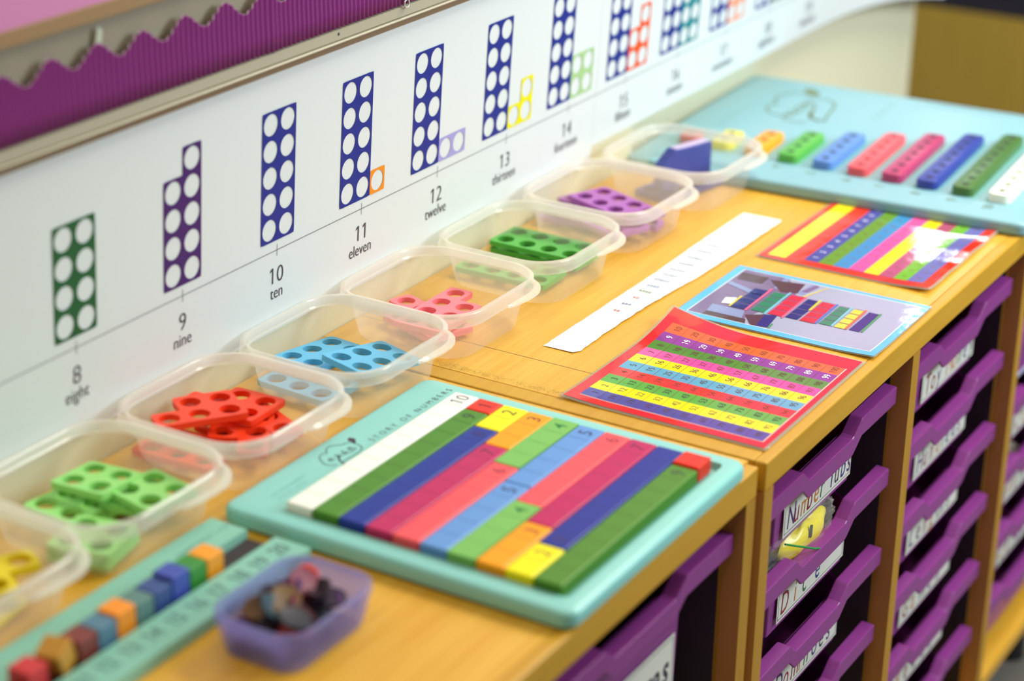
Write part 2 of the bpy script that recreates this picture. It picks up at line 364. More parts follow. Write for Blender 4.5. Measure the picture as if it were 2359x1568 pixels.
# ------------------------------------------------------------------ trays
def tray(loc, k_label, texts, deep=False):
    root = empty('storage_tray', loc)
    hw = .1558; H = .0757 if not deep else .150
    # lip profile: raised ears, dipped middle
    top = [(-hw, 0), (-.069, 0), (-.0665, -.0012), (-.0545, -.0118), (-.051, -.0130), (.047, -.0130), (.051, -.0118), (.0675, -.0012), (.070, 0), (hw, 0)]
    y0, y1 = 0, .0140
    m = MB()
    bot = [(x, z-.0185) for x, z in top]
    # front face, top face, underside
    for i in range(len(top)-1):
        a, b = top[i], top[i+1]; c, d = bot[i], bot[i+1]
        m.add([(a[0], y0, a[1]), (b[0], y0, b[1]), (d[0], y0, d[1]), (c[0], y0, c[1])], [(0, 1, 2, 3)])
        m.add([(a[0], y0, a[1]), (a[0], y1, a[1]+.001), (b[0], y1, b[1]+.001), (b[0], y0, b[1])], [(0, 1, 2, 3)])
        m.add([(a[0], y1, a[1]+.001), (b[0], y1, b[1]+.001), (b[0], y1, b[1]-.004), (a[0], y1, a[1]-.004)], [(0, 1, 2, 3)])
        m.add([(a[0], y1, a[1]-.004), (b[0], y1, b[1]-.004), (b[0], y0+.003, b[1]-.004), (a[0], y0+.003, a[1]-.004)], [(0, 1, 2, 3)])
        m.add([(a[0], y0+.003, a[1]-.004), (b[0], y0+.003, b[1]-.004), (d[0], y0+.003, d[1]), (c[0], y0+.003, c[1])], [(0, 1, 2, 3)])
        m.add([(c[0], y0, c[1]), (d[0], y0, d[1]), (d[0], y0+.003, d[1]), (c[0], y0+.003, c[1])], [(0, 1, 2, 3)])
    for s_, i in ((0, 0), (1, -1)):
        a = top[i]
        m.add([(a[0], y0, a[1]), (a[0], y1, a[1]+.001), (a[0], y1, a[1]-.004), (a[0], y0+.003, a[1]-.004), (a[0], y0+.003, a[1]-.0185), (a[0], y0, a[1]-.0185)], [tuple(range(6))])
    m.build('front_lip', PURPLE, root, bevel=.0012, seg=2)
    # tub: outer and inner shells
    zt = -.006; yb = .38
    def outline(z, ins):
        return [(-.090+ins, .0150+ins*.6, z), (.090-ins, .0150+ins*.6, z), (.142-ins, .075, z), (.142-ins, yb-ins, z), (-.142+ins, yb-ins, z), (-.142+ins, .075, z)]
    m = MB()
    m.loft([outline(zt-.008, .000), outline(-H, .004), outline(-H, .006), outline(-H+.002, .007), outline(zt-.008, .003)])
    m.poly(outline(-H, .004)[::-1]); m.poly(outline(-H+.002, .007))
    m.build('tub', PURPLE, root, bevel=.0008, seg=1)
    m = MB()
    for sx in (-1, 1): m.box((min(sx*.139, sx*.1545), .06, -.012), (max(sx*.139, sx*.1545), yb, -.009))
    m.box((-.1545, yb-.01, -.012), (.1545, yb, -.009))
    m.build('side_flange', PURPLE, root)
    if texts is not None:
        yl = .0146
        zl0, zl1 = (-.0680, -.0300) if not deep else (-.1080, -.0620)
        x0, x1 = (-.0735, .0835) if not deep else (-.075, .083)
        if deep:
            x0, x1 = -.075, .080
        m = MB(); m.box((x0, yl-.0006, zl0), (x1, yl, zl1), 0)
        fr = .0025
        for a, b in (((x0+fr, zl0+fr), (x1-fr, zl0+fr+.0007)), ((x0+fr, zl1-fr-.0007), (x1-fr, zl1-fr)), ((x0+fr, zl0+fr), (x0+fr+.0007, zl1-fr)), ((x1-fr-.0007, zl0+fr), (x1-fr, zl1-fr))):
            m.poly([(a[0], yl-.0007, a[1]), (b[0], yl-.0007, a[1]), (b[0], yl-.0007, b[1]), (a[0], yl-.0007, b[1])], 1)
        tot = len(texts); hx = x0+.010
        pens = {'r': 2, 'p': 3, 'o': 4, 'g': 5, 'b': 6, 'k': 1}
        for ch, pen, dxx in texts:
            if ch != ' ':
                hh = (.026 if ch.isupper() or ch in 'bdfhklt' else .0185) * (1.15 if deep else 1)
                zc = zl0+.0042+(.026 if ch.isupper() or ch in 'bdfhklt' else .026)*.5*(1.15 if deep else 1)
                m.text(ch, lambda u, v, hx=hx: (hx+u+v*.12, yl-.00078, zc+v), .0225 if not deep else .028, pens[pen], .78, .0 if not deep else .02, 'l')
            hx += dxx
        m.build('label_card', [mat('label_paper', (222, 222, 208), .55), INK, mat('pen_red', (150, 40, 50), .6), mat('pen_purple', (84, 44, 110), .6), mat('pen_orange', (196, 120, 40), .6), mat('pen_green', (60, 110, 70), .6), mat('pen_blue', (44, 50, 120), .6)], root, merge=False)
    return root
def word(s, cols, adv=.0165):
    out = []
    for i, ch in enumerate(s):
        out.append((ch, cols[i % len(cols)], adv if ch not in 'ilj rt' else adv*.62))
    return out
CX = [-.299+UPW+.1573+k*.3459 for k in range(3)]
Z0, DZ = -.0568, -.0888
TL = {(0, 0): word('Number Tubs', 'prorogkbkbp', .0150), (0, 1): word('Dice', 'rogb', .030), (0, 2): word('Dominoes', 'prrogbkp', .0185), (0, 3): word('Counters', 'rpogbkpr', .0185),
      (1, 0): word('Toy Money', 'rrp oogbg', .0175), (1, 1): word('Hundreds', 'prrogbbp', .0185), (1, 2): word('Lengths', 'pkrogbg', .020), (1, 3): word('Games', 'rogpb', .026), (1, 4): word('Beads', 'orgpb', .026), (1, 5): word('Clocks', 'ogrpb', .024),
      (2, 0): word('Tens', 'orgp', .030), (2, 1): None, (2, 2): word('Coins', 'rogpb', .026), (2, 3): word('Rulers', 'orgpbk', .022), (2, 4): word('Cards', 'orgpb', .024), (2, 5): None}
rows = ['topmost', 'second from the top', 'third from the top', 'fourth from the top', 'fifth from the top', 'lowest']
colw = ['left column of the far cabinet', 'middle column of the far cabinet', 'right column of the far cabinet']
said = {(0, 0): 'purple tray whose card starts with a big letter N, above the yellow bag', (0, 1): 'purple tray with a card starting with a big red D, under the yellow bag'}
for c in range(3):
    for k in range(6):
        if c == 0 and k > 3: continue
        t = tray((CX[c], -.4955, Z0+DZ*k), 0, TL[(c, k)])
        tag(t, said.get((c, k), 'purple storage tray, %s in the %s' % (rows[k], colw[c])), 'tray', 'purple storage trays in the far cabinet')
t = tray((-.4855, -.4925, -.0550), 0, word('Measures', 'kkkkkkkk', .0190), deep=True)
tag(t, 'deep purple tray under the near cabinet top, card ending in dark letters', 'tray')

# dark folders standing in the deep tray
for i, (dx_, dy_, c) in enumerate(((-.03, .055, (52, 54, 50)), (-.02, .085, (66, 62, 54)), (-.04, .115, (46, 48, 56)))):
    m = MB(); m.box((-.085, 0, 0), (.085, .004, .122)); m.box((-.085, .0065, 0), (.085, .0105, .118)); m.box((-.085, 0, 0), (-.083, .0105, .12))
    o = m.build('document_folder', mat('folder_%d' % i, c, .6), bevel=.001, loc=(-.4855+dx_*.4, -.4925+dy_, -.202))
    tag(o, ['dark green grey folder at the front of the deep purple tray', 'dark brown grey folder in the middle of the deep purple tray', 'dark blue grey folder at the back of the deep purple tray'][i], 'folder', 'dark folders in the deep tray')

# cream soft ball and white sheet in the right column
m = MB(); rings = []
for i in range(11):
    a = math.pi*i/10; rings.append([( .058*math.sin(a)*math.cos(t*math.pi/10)*(1+.06*math.sin(3*t)), .05*math.sin(a)*math.sin(t*math.pi/10), .030*math.cos(a)+.002*math.sin(t*2.2)) for t in range(20)])
m.loft(rings); o = m.build('soft_bag', mat('cream_cloth', (196, 180, 160), .9, bump=.6, bscale=60), smooth=True, loc=(.585, -.430, -.388))
tag(o, 'cream cloth bundle in a right column tray of the far cabinet', 'cloth bag')
m = MB(); m.box((0, 0, 0), (.16, .006, .001)); m.box((0, 0, .0), (.16, .11, .0012)); m.prism([(0, 0, .001), (.16, 0, .001), (.16, .11, .022), (0, .11, .022)], (0, 0, .0012))
o = m.build('plastic_wallet', mat('bluish_white_sheet', (214, 214, 234), .35), loc=(.475, -.4715, -.2385))
tag(o, 'white plastic wallet of paper lying in a right column tray', 'wallet')

# zip bag with yellow counters over the second tray
BO = (-.150, -.4690, -.1420)
bag = empty('zip_bag', BO); tag(bag, 'clear plastic zip bag bulging between the two upper purple trays', 'zip bag')
rb = random.Random(3)
m = MB(); rings = []; N = 56; NR = 30
for i in range(NR+1):
    a = math.pi*i/NR; rg = []
    for k in range(N):
        t = 2*math.pi*k/N
        q = 1+.05*math.sin(5*t+i*.6)+.04*math.sin(9*t-i*1.1)+rb.uniform(-.035, .035)
        X = .086*math.copysign(abs(math.cos(t))**.7, math.cos(t))*math.sin(a)**.5*q; Yv = .0185*math.sin(a)**.7*math.copysign(abs(math.sin(t))**.8, math.sin(t))*q
        rg.append((X, Yv-.003*math.sin(X*40), .0210*math.cos(a)*(1+.06*math.sin(4*t))-X*.05))
    rings.append(rg)
m.loft(rings); m.build('bag_film', film('clear_film', (250, 248, 244), .13, .05, 1.0, .2), bag)
m = MB(); m.tube([(x-BO[0], y-BO[1], z-BO[2]) for x, y, z in [(-.1962, -.4842, -.1290), (-.1765, -.4872, -.1390), (-.1600, -.4900, -.1470), (-.1450, -.4930, -.1545), (-.1370, -.4945, -.1572)]], .0010)
m.build('zip_strip', mat('green_zip', (30, 150, 70), .4), bag, smooth=True)
m = MB(); rings = []
for i in range(15):
    a = math.pi*i/14; rings.append([(.054*math.sin(a)**.7*math.cos(t*math.pi/16)*(1+.05*math.sin(3*t*.5)), .0135*math.sin(a)**.6*math.sin(t*math.pi/16)*(1+.08*math.sin(t)), .0150*math.cos(a)+.0015*math.sin(t*.9)) for t in range(32)])
m.loft(rings); m.prism([(-.0065, -.0146, .002), (-.0035, -.0146, .003), (-.001, -.0138, .0130), (-.0035, -.0138, .0130)], (0, .002, 0), 1)
o = m.build('yellow_toy', [mat('yellow_plastic_toy', (250, 232, 10), .3), mat('toy_black', (24, 24, 26), .4)], smooth=True, loc=(-.133, -.4715, -.1500))
tag(o, 'yellow toy with a black mark seen through the clear zip bag', 'toy')
m = MB(); m.loft([[(r*math.cos(t*math.pi/8), .6*r*math.sin(t*math.pi/8), z) for t in range(16)] for r, z in ((.004, 0), (.012, .004), (.014, .013), (.009, .024), (.002, .030))], cap0=True, cap1=True)
o = m.build('red_toy', mat('orange_red_toy', (196, 84, 52), .5), smooth=True, loc=(-.060, -.452, -.172)); tag(o, 'orange red toy behind the yellow bag in the second tray', 'toy')

# ------------------------------------------------------------------ story of numbers board
RODC = {10: (250, 250, 240), 9: (80, 138, 38), 8: (34, 56, 150), 7: (194, 42, 98), 6: (248, 92, 98), 5: (104, 156, 220), 4: (126, 192, 96), 3: (255, 166, 16), 2: (255, 240, 6), 1: (236, 52, 30)}
DARKC = {10: (70, 60, 76), 9: (52, 78, 50), 8: (48, 42, 110), 7: (120, 30, 76), 6: (150, 50, 70), 5: (50, 62, 110), 4: (46, 140, 66), 3: (120, 66, 40), 2: (92, 86, 40), 1: (96, 30, 30)}
LINEC = {10: (206, 206, 196), 9: (64, 106, 40), 8: (40, 52, 128), 7: (160, 40, 90), 6: (206, 76, 92), 5: (80, 122, 184), 4: (94, 164, 78), 3: (206, 120, 30), 2: (166, 156, 40), 1: (236, 52, 30)}
for n in RODC:
    mat('rod_%d' % n, RODC[n], .32, .28); mat('rod_ink_%d' % n, DARKC[n], .5); mat('rod_line_%d' % n, LINEC[n], .5)
CU = .0247
bd = empty('number_board', (-.48255, -.3435, 0)); tag(bd, 'pale aqua number board filled with coloured rods, reading story of numbers', 'number board')
def rim_rings(a, b, r, prof): return [rrect(0, 0, a-i, b-i, max(r-i, .002), z, 8) for i, z in prof]
def board_mesh(a, b, r, T_, rec, rr_=.005, ox=0, oy=0):
    m = MB(); prof = [(.003, 0), (.0, .003)]+[(rr_*(1-math.cos(t)), T_-rr_+rr_*math.sin(t)) for t in (0, .5, 1.0, 1.57)]
    rg = [[(x+ox, y+oy, z) for x, y, z in ring] for ring in rim_rings(a, b, r, prof)]
    m.loft(rg, cap0=True)
    x0, x1, y0, y1, zr = rec; top = rg[-1]; n = len(top)
    inner = rrect((x0+x1)/2, (y0+y1)/2, (x1-x0)/2, (y1-y0)/2, .005, T_, 8)
    inner2 = rrect((x0+x1)/2, (y0+y1)/2, (x1-x0)/2, (y1-y0)/2, .005, zr, 8)
    m.loft([top, inner, inner2], cap1=True)
    return m
BX0, BX1, BY0, BY1 = -.1420, .1420, -.1535, .1535   # board half sizes in its own frame
GX0 = -.6042+.48255; GY1 = -.2339+.3435
m = board_mesh(.1478, .1580, .013, .0150, (GX0-.0012, GX0+.247+.0095, GY1-.247-.0065, GY1+.0006, .0095), ox=.0038, oy=-.0005); BT = .0153; f = lambda cx_, cy_: (lambda u, v: (cx_+u+.48255, cy_+v+.3435, BT))
m.text('STORY OF NUMBERS', lambda u, v: (u-.4055+.48255, v-.2197+.3435, BT), .0062, 1, 1.0, -.015, 'c', 1.62)
# maker's cloud shaped mark
def line_strip(mb, pts, wd, z, m_=0, closed=False):
    P = pts+[pts[0]] if closed else pts
    for a, b in zip(P[:-1], P[1:]):
        d = Vector((b[0]-a[0], b[1]-a[1], 0)); 
        if d.length < 1e-7: continue
        nn = Vector((-d.y, d.x, 0)).normalized()*wd/2; e = d.normalized()*wd*.3
        mb.poly([(a[0]-nn.x-e.x, a[1]-nn.y-e.y, z), (b[0]-nn.x+e.x, b[1]-nn.y+e.y, z), (b[0]+nn.x+e.x, b[1]+nn.y+e.y, z), (a[0]+nn.x-e.x, a[1]+nn.y-e.y, z)], m_)
def logo(mb, cx_, cy_, s_, z, m_=1, rot=0, dots=True):
    def T_(p): x, y = p; c, s2 = math.cos(rot), math.sin(rot); return (cx_+s_*(x*c-y*s2), cy_+s_*(x*s2+y*c))
    def arc(x, y, r, a0, a1, n=10): return [(x+r*math.cos(R(a0+(a1-a0)*i/n)), y+r*math.sin(R(a0+(a1-a0)*i/n))) for i in range(n+1)]
    cloud = arc(-.62, .02, .30, 270, 130)+arc(-.22, .34, .34, 170, 45)+arc(.25, .34, .28, 140, 40)+arc(.55, .08, .22, 70, -40)
    line_strip(mb, [T_(p) for p in cloud], .045*s_, z, m_)
    line_strip(mb, [T_(p) for p in [(-.62, -.28)]+arc(-.40, -.20, .22, 200, 320)], .045*s_, z, m_)
    line_strip(mb, [T_(p) for p in arc(.02, -.30, .20, 300, 100)+[(.5, -.10), (.80, .0), (.98, .10), (1.02, .30), (.88, .44)]], .055*s_, z, m_)
    line_strip(mb, [T_(p) for p in [(.10, -.46), (.5, -.28), (.9, -.12), (1.1, .05), (1.14, .32), (1.0, .50)]], .035*s_, z, m_)
    mb.poly([T_(p)+(z,) for p in [(.62, .62), (.92, .80), (1.10, .62), (.98, .42), (.70, .46)]], m_)
    mb.text('ease', lambda u, v: T_((-.22+u*1, .05+v*1))+(z,), .26, m_, 1.15, -.01, 'c')
lg = lambda pts: [(x+.48255, y+.3435) for x, y in pts]
line_strip(m, lg([(-.4800, -.2077), (-.4827, -.2051), (-.4868, -.2049), (-.4894, -.2018), (-.4931, -.1982), (-.4974, -.1977), (-.5029, -.1999), (-.5061, -.2035), (-.5092, -.2008), (-.5137, -.2014), (-.5189, -.2054), (-.5212, -.2094), (-.5237, -.2130), (-.5237, -.2174), (-.5218, -.2204), (-.5185, -.2225)]), .0007, BT, 1)
line_strip(m, lg([(-.5150, -.2258), (-.5136, -.2251), (-.5125, -.2213), (-.5093, -.2173), (-.5049, -.2150)]), .0015, BT, 1)
line_strip(m, lg([(-.5049, -.2150), (-.4998, -.2163), (-.4950, -.2182), (-.4897, -.2189), (-.4846, -.2176)]), .0007, BT, 1)
line_strip(m, lg([(-.5110, -.2237), (-.5042, -.2237), (-.4950, -.2244), (-.4883, -.2241), (-.4827, -.2220), (-.4799, -.2187), (-.4787, -.2144)]), .0007, BT, 1)
m.poly([(x, y, BT) for x, y in lg([(-.4724, -.2015), (-.4766, -.2031), (-.4785, -.2085), (-.4793, -.2135), (-.4732, -.2090), (-.4709, -.2063)])], 1)
for k, ch in enumerate('ease'):
    m.text(ch, lambda u, v: (-.5140+k*.0085+u+.48255, -.2118-k*.0004+v+.3435, BT), .0080, 1, 1.15, -.008, 'c')
m.text('FUN WITH NUMBERS', lambda u, v: (u-.571+.48255, v-.2120+.3435, BT), .0028, 2, 1.0, -.02, 'c', 1.2)
m.text('learning through play', lambda u, v: (u-.575+.48255, v-.2185+.3435, BT), .0028, 2, 1.0, -.02, 'c', 1.1)
m.text('c', lambda u, v: (u-.505+.48255, v-.4905+.3435, BT-.0003), .004, 2, 1.0, -.01, 'c')
m.build('base', [AQUA, INK, mat('faint_aqua_print', (96, 150, 150), .6)], bd, smooth=True)
_rod = {}
def rod(n, x, y, z, label, digit='far', h=.0122, grp='coloured rods on the story of numbers board'):
    L_ = n*CU; g = .0004
    m = MB(); m.box((g, -CU+g, 0), (L_-g, -g, h))
    pm = m
    for k in range(1, n): pm.poly([(k*CU-.0004, -CU+.0030, h+.0001), (k*CU+.0004, -CU+.0030, h+.0001), (k*CU+.0004, -.0030, h+.0001), (k*CU-.0004, -.0030, h+.0001)], 2)
    if digit:
        cxx = L_-CU*.52 if digit == 'far' else CU*.5
        pm.text(str(n), lambda u, v: (cxx+u, -CU/2+v, h+.00015), .0125, 1, 1.0, .004 if n not in (10,) else -.008)
    o = m.build('number_rod', [_m['rod_%d' % n], _m['rod_ink_%d' % n], _m['rod_line_%d' % n]], bevel=.0014, loc=(x, y, z))
    tag(o, label, 'number rod', grp); return o
colname = {10: 'white', 9: 'green', 8: 'dark blue', 7: 'magenta', 6: 'coral pink', 5: 'light blue', 4: 'pale green', 3: 'orange', 2: 'yellow', 1: 'red'}
X0, Y0_, ZR = -.6042, -.2339, .0098
rod(10, X0, Y0_, ZR, 'long white rod marked 10 along the wall side of the board')
for c in range(1, 9):
    a = 10-c
    rod(a, X0, Y0_-c*CU, ZR, '%s rod of %d squares in column %d of the board, at its near end' % (colname[a], a, c+1))
    rod(c, X0+a*CU, Y0_-c*CU, ZR, '%s rod of %d square%s in column %d of the board, at its far end' % (colname[c], c, 's' if c > 1 else '', c+1), digit='far' if c != 8 else 'near')
rod(9, X0, Y0_-9*CU, ZR, 'green rod marked 9 along the front rim of the board')
rod(1, X0+9*CU, Y0_-9*CU, ZR, 'red cube at the far front corner of the board', digit=None, h=.0140)

# ------------------------------------------------------------------ second aqua board with separate rods
B2 = empty('number_board', (.5470, -.2620, 0), R(3.0)); tag(B2, 'large aqua number board at the far end with spaced dimpled rods', 'number board')
m = board_mesh(.2050, .2400, .014, .0150, (.150, .160, .0, .01, .0145))
inv = Matrix.Translation((.5470, -.2620, 0)) @ Matrix.Rotation(R(3.0), 4, 'Z'); inv = inv.inverted()
def b2(x, y, z=0): v = inv @ Vector((x, y, z)); return (v.x, v.y, v.z)
lc = b2(.648, -.128)
bl = lambda pts: [b2(x, y)[:2] for x, y in pts]
line_strip(m, bl([(.688, -.105), (.684, -.092), (.668, -.085), (.652, -.083), (.636, -.087), (.626, -.095), (.612, -.090), (.596, -.093), (.583, -.106), (.580, -.122), (.568, -.132), (.564, -.146), (.570, -.158)]), .0022, BT, 1)
line_strip(m, bl([(.590, -.176), (.586, -.168), (.592, -.156), (.604, -.150), (.620, -.146)]), .0050, BT, 1)
line_strip(m, bl([(.594, -.174), (.620, -.168), (.650, -.163), (.668, -.156), (.678, -.142), (.676, -.128), (.664, -.118)]), .0024, BT, 1)
line_strip(m, bl([(.620, -.146), (.640, -.142), (.652, -.134), (.654, -.124)]), .0022, BT, 1)
m.poly([b2(x, y)[:2]+(BT,) for x, y in [(.706, -.098), (.692, -.104), (.684, -.116), (.690, -.126), (.702, -.120), (.710, -.108)]], 1)
for k, ch in enumerate('ease'):
    m.text(ch, lambda u, v: b2(.590+k*.017+u, -.124+v)[:2]+(BT,), .020, 1, 1.1, 0, 'c')
m.text('NUMBERS AND COUNTING', lambda u, v: (lc[0]-.10+u, lc[1]+.062+v, BT), .0042, 2, 1.0, -.02, 'c', 1.3)
m.text('THE NUMBER FAMILY', lambda u, v: (lc[0]+.02+u, lc[1]-.095+v, BT), .0048, 2, 1.0, -.02, 'c', 1.3)
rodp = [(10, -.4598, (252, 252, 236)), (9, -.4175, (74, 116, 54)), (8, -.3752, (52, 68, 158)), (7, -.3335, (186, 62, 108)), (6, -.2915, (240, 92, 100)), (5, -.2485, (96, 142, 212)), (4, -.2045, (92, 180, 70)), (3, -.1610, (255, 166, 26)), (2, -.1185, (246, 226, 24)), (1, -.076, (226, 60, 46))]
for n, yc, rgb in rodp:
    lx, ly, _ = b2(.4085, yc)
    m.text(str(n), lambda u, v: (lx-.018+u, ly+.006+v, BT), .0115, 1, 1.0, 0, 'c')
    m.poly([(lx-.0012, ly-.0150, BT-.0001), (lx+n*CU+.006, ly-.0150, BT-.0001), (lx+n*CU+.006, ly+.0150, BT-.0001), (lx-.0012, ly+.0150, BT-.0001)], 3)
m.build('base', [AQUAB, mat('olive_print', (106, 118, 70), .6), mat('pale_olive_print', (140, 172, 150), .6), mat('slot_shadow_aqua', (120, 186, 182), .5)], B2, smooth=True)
for n, yc, rgb in rodp:
    L_ = n*CU+.004; h = .0105; m = MB()
    m.loft([rrect(L_/2, 0, L_/2-i, .0128-i, .008-i, z, 6) for i, z in ((.0, 0), (.0, h-.002), (.0006, h-.0006), (.002, h))], cap0=True, cap1=True)
    for k in range(n):
        xx = CU*(k+.5)+.002; r_ = .0056
        m.poly([(xx+r_*math.cos(t*math.pi/5), r_*math.sin(t*math.pi/5)*.8, h+.0001) for t in range(10)], 1)
    inkc = tuple(int(v*.45) for v in rgb) if n != 10 else (84, 92, 30)
    o = m.build('number_rod', [mat('long_rod_%d' % n, rgb, .35), mat('rod_dimple_%d' % n, inkc, .6)], smooth=True, loc=(.4085, yc, .0152))
    o.rotation_euler.z = R(3.6)
    tag(o, '%s dimpled rod of %d on the far aqua board' % ({10: 'white', 9: 'dark green', 8: 'navy', 7: 'maroon pink', 6: 'coral', 5: 'blue', 4: 'green', 3: 'orange', 2: 'yellow', 1: 'red'}[n], n), 'number rod', 'dimpled rods on the far board')

# ------------------------------------------------------------------ laminated sheets
LAMCLEAR = film('laminate_edge', (240, 236, 224), .35, .12, .8, .2)
def sheetfn(curls, base=.0018):
    """curls: list of (x, y, height, radius)"""
    def f(x, y):
        z = base
        for cx_, cy_, h, r_ in curls:
            d = math.hypot(x-cx_, y-cy_)
            if d < r_: z += h*(1-d/r_)**1.8
        return z
    return f
def laminate(name, x0, x1, y0, y1, zf, paint, mats, label, margin=.003, border=None, skew=None):
    root = empty(name, ((x0+x1)/2, (y0+y1)/2, 0)); tag(root, label, 'laminated sheet', None)
    cx_, cy_ = (x0+x1)/2, (y0+y1)/2
    SK = skew or (lambda x, y: (x, y))
    def P(x, y, dz=0): X, Y = SK(x, y); return (X-cx_, Y-cy_, zf(x, y)+dz)
    def grid(mb, a, b, c, d, dz, m_, step=.010):
        nx = max(1, math.ceil((b-a)/step)); ny = max(1, math.ceil((d-c)/step))
        mb.add([P(a+(b-a)*i/nx, c+(d-c)*j/ny, dz) for i in range(nx+1) for j in range(ny+1)],
               [(i*(ny+1)+j, (i+1)*(ny+1)+j, (i+1)*(ny+1)+j+1, i*(ny+1)+j+1) for i in range(nx) for j in range(ny)], m_)
    m = MB(); grid(m, x0, x1, y0, y1, -.0009, 0)
    o = m.build('laminate_film', LAMCLEAR, root, smooth=True); s_ = o.modifiers.new('t', 'SOLIDIFY'); s_.thickness = .0007; s_.offset = -1
    m = MB(); grid(m, x0+margin, x1-margin, y0+margin, y1-margin, .0001, 0)
    paint(m, P, grid)
    o = m.build('printed_sheet', mats, root, smooth=True, merge=False)
    return root
def gl(name, rgb): return mat(name, rgb, .07, .45, bump=.09, bscale=60)
# hundred square
cols100 = [(84, 82, 160), (255, 236, 10), (96, 172, 66), (238, 60, 54), (98, 168, 200), (255, 226, 10), (238, 84, 160), (84, 140, 50), (140, 62, 150), (246, 104, 40)]
mats100 = [gl('sheet_red', (228, 40, 40)), INK, mat('white_ink', (250, 245, 250), .3), mat('pale_rule', (240, 200, 190), .3), mat('brown_ink', (110, 70, 50), .4)]+[gl('hundred_%d' % i, c) for i, c in enumerate(cols100)]
def paint100(m, P, grid):
    ax, ay, s1, s2 = -.2655, -.3068, .0182, .0178
    m.poly([P(x, y, .00018) for x, y in ((ax-.001, ay+.001), (ax+10*s1+.001, ay+.001), (ax+10*s1+.001, ay-10*s2-.001), (ax-.001, ay-10*s2-.001))][:0] or [P(ax-.001, ay-10*s2-.0012, .0002), P(ax+10*s1+.001, ay-10*s2-.0012, .0002), P(ax+10*s1+.001, ay-10*s2, .0002), P(ax-.001, ay-10*s2, .0002)], 3)
    grid(m, ax-.0010, ax, ay-10*s2, ay, .00025, 3)
    for i in range(10):
        for j in range(10):
            grid(m, ax+i*s1, ax+(i+1)*s1, ay-(j+1)*s2+.00015, ay-j*s2-.00015 if j else ay, .0003, 5+i, .0046)
            grid(m, ax+i*s1, ax+(i+1)*s1, ay-j*s2-.00012, ay-j*s2+.00012, .00045, 4, .0046) if j else None
            n = j*10+i+1
            m.text(str(n), lambda u, v: P(ax+(i+.56)*s1+u, ay-(j+.56)*s2+v, .0006), .0068, 2 if i == 8 else 1 if i in (1, 2, 5) else 4, .95, .006 if i == 8 else -.010)
laminate('hundred_square', -.2795, -.0560, -.4945, -.2930, sheetfn([(-.056, -.293, .0125, .09), (-.2795, -.293, .002, .05)]), paint100, mats100, 'laminated hundred square with a red border and coloured columns of numbers')

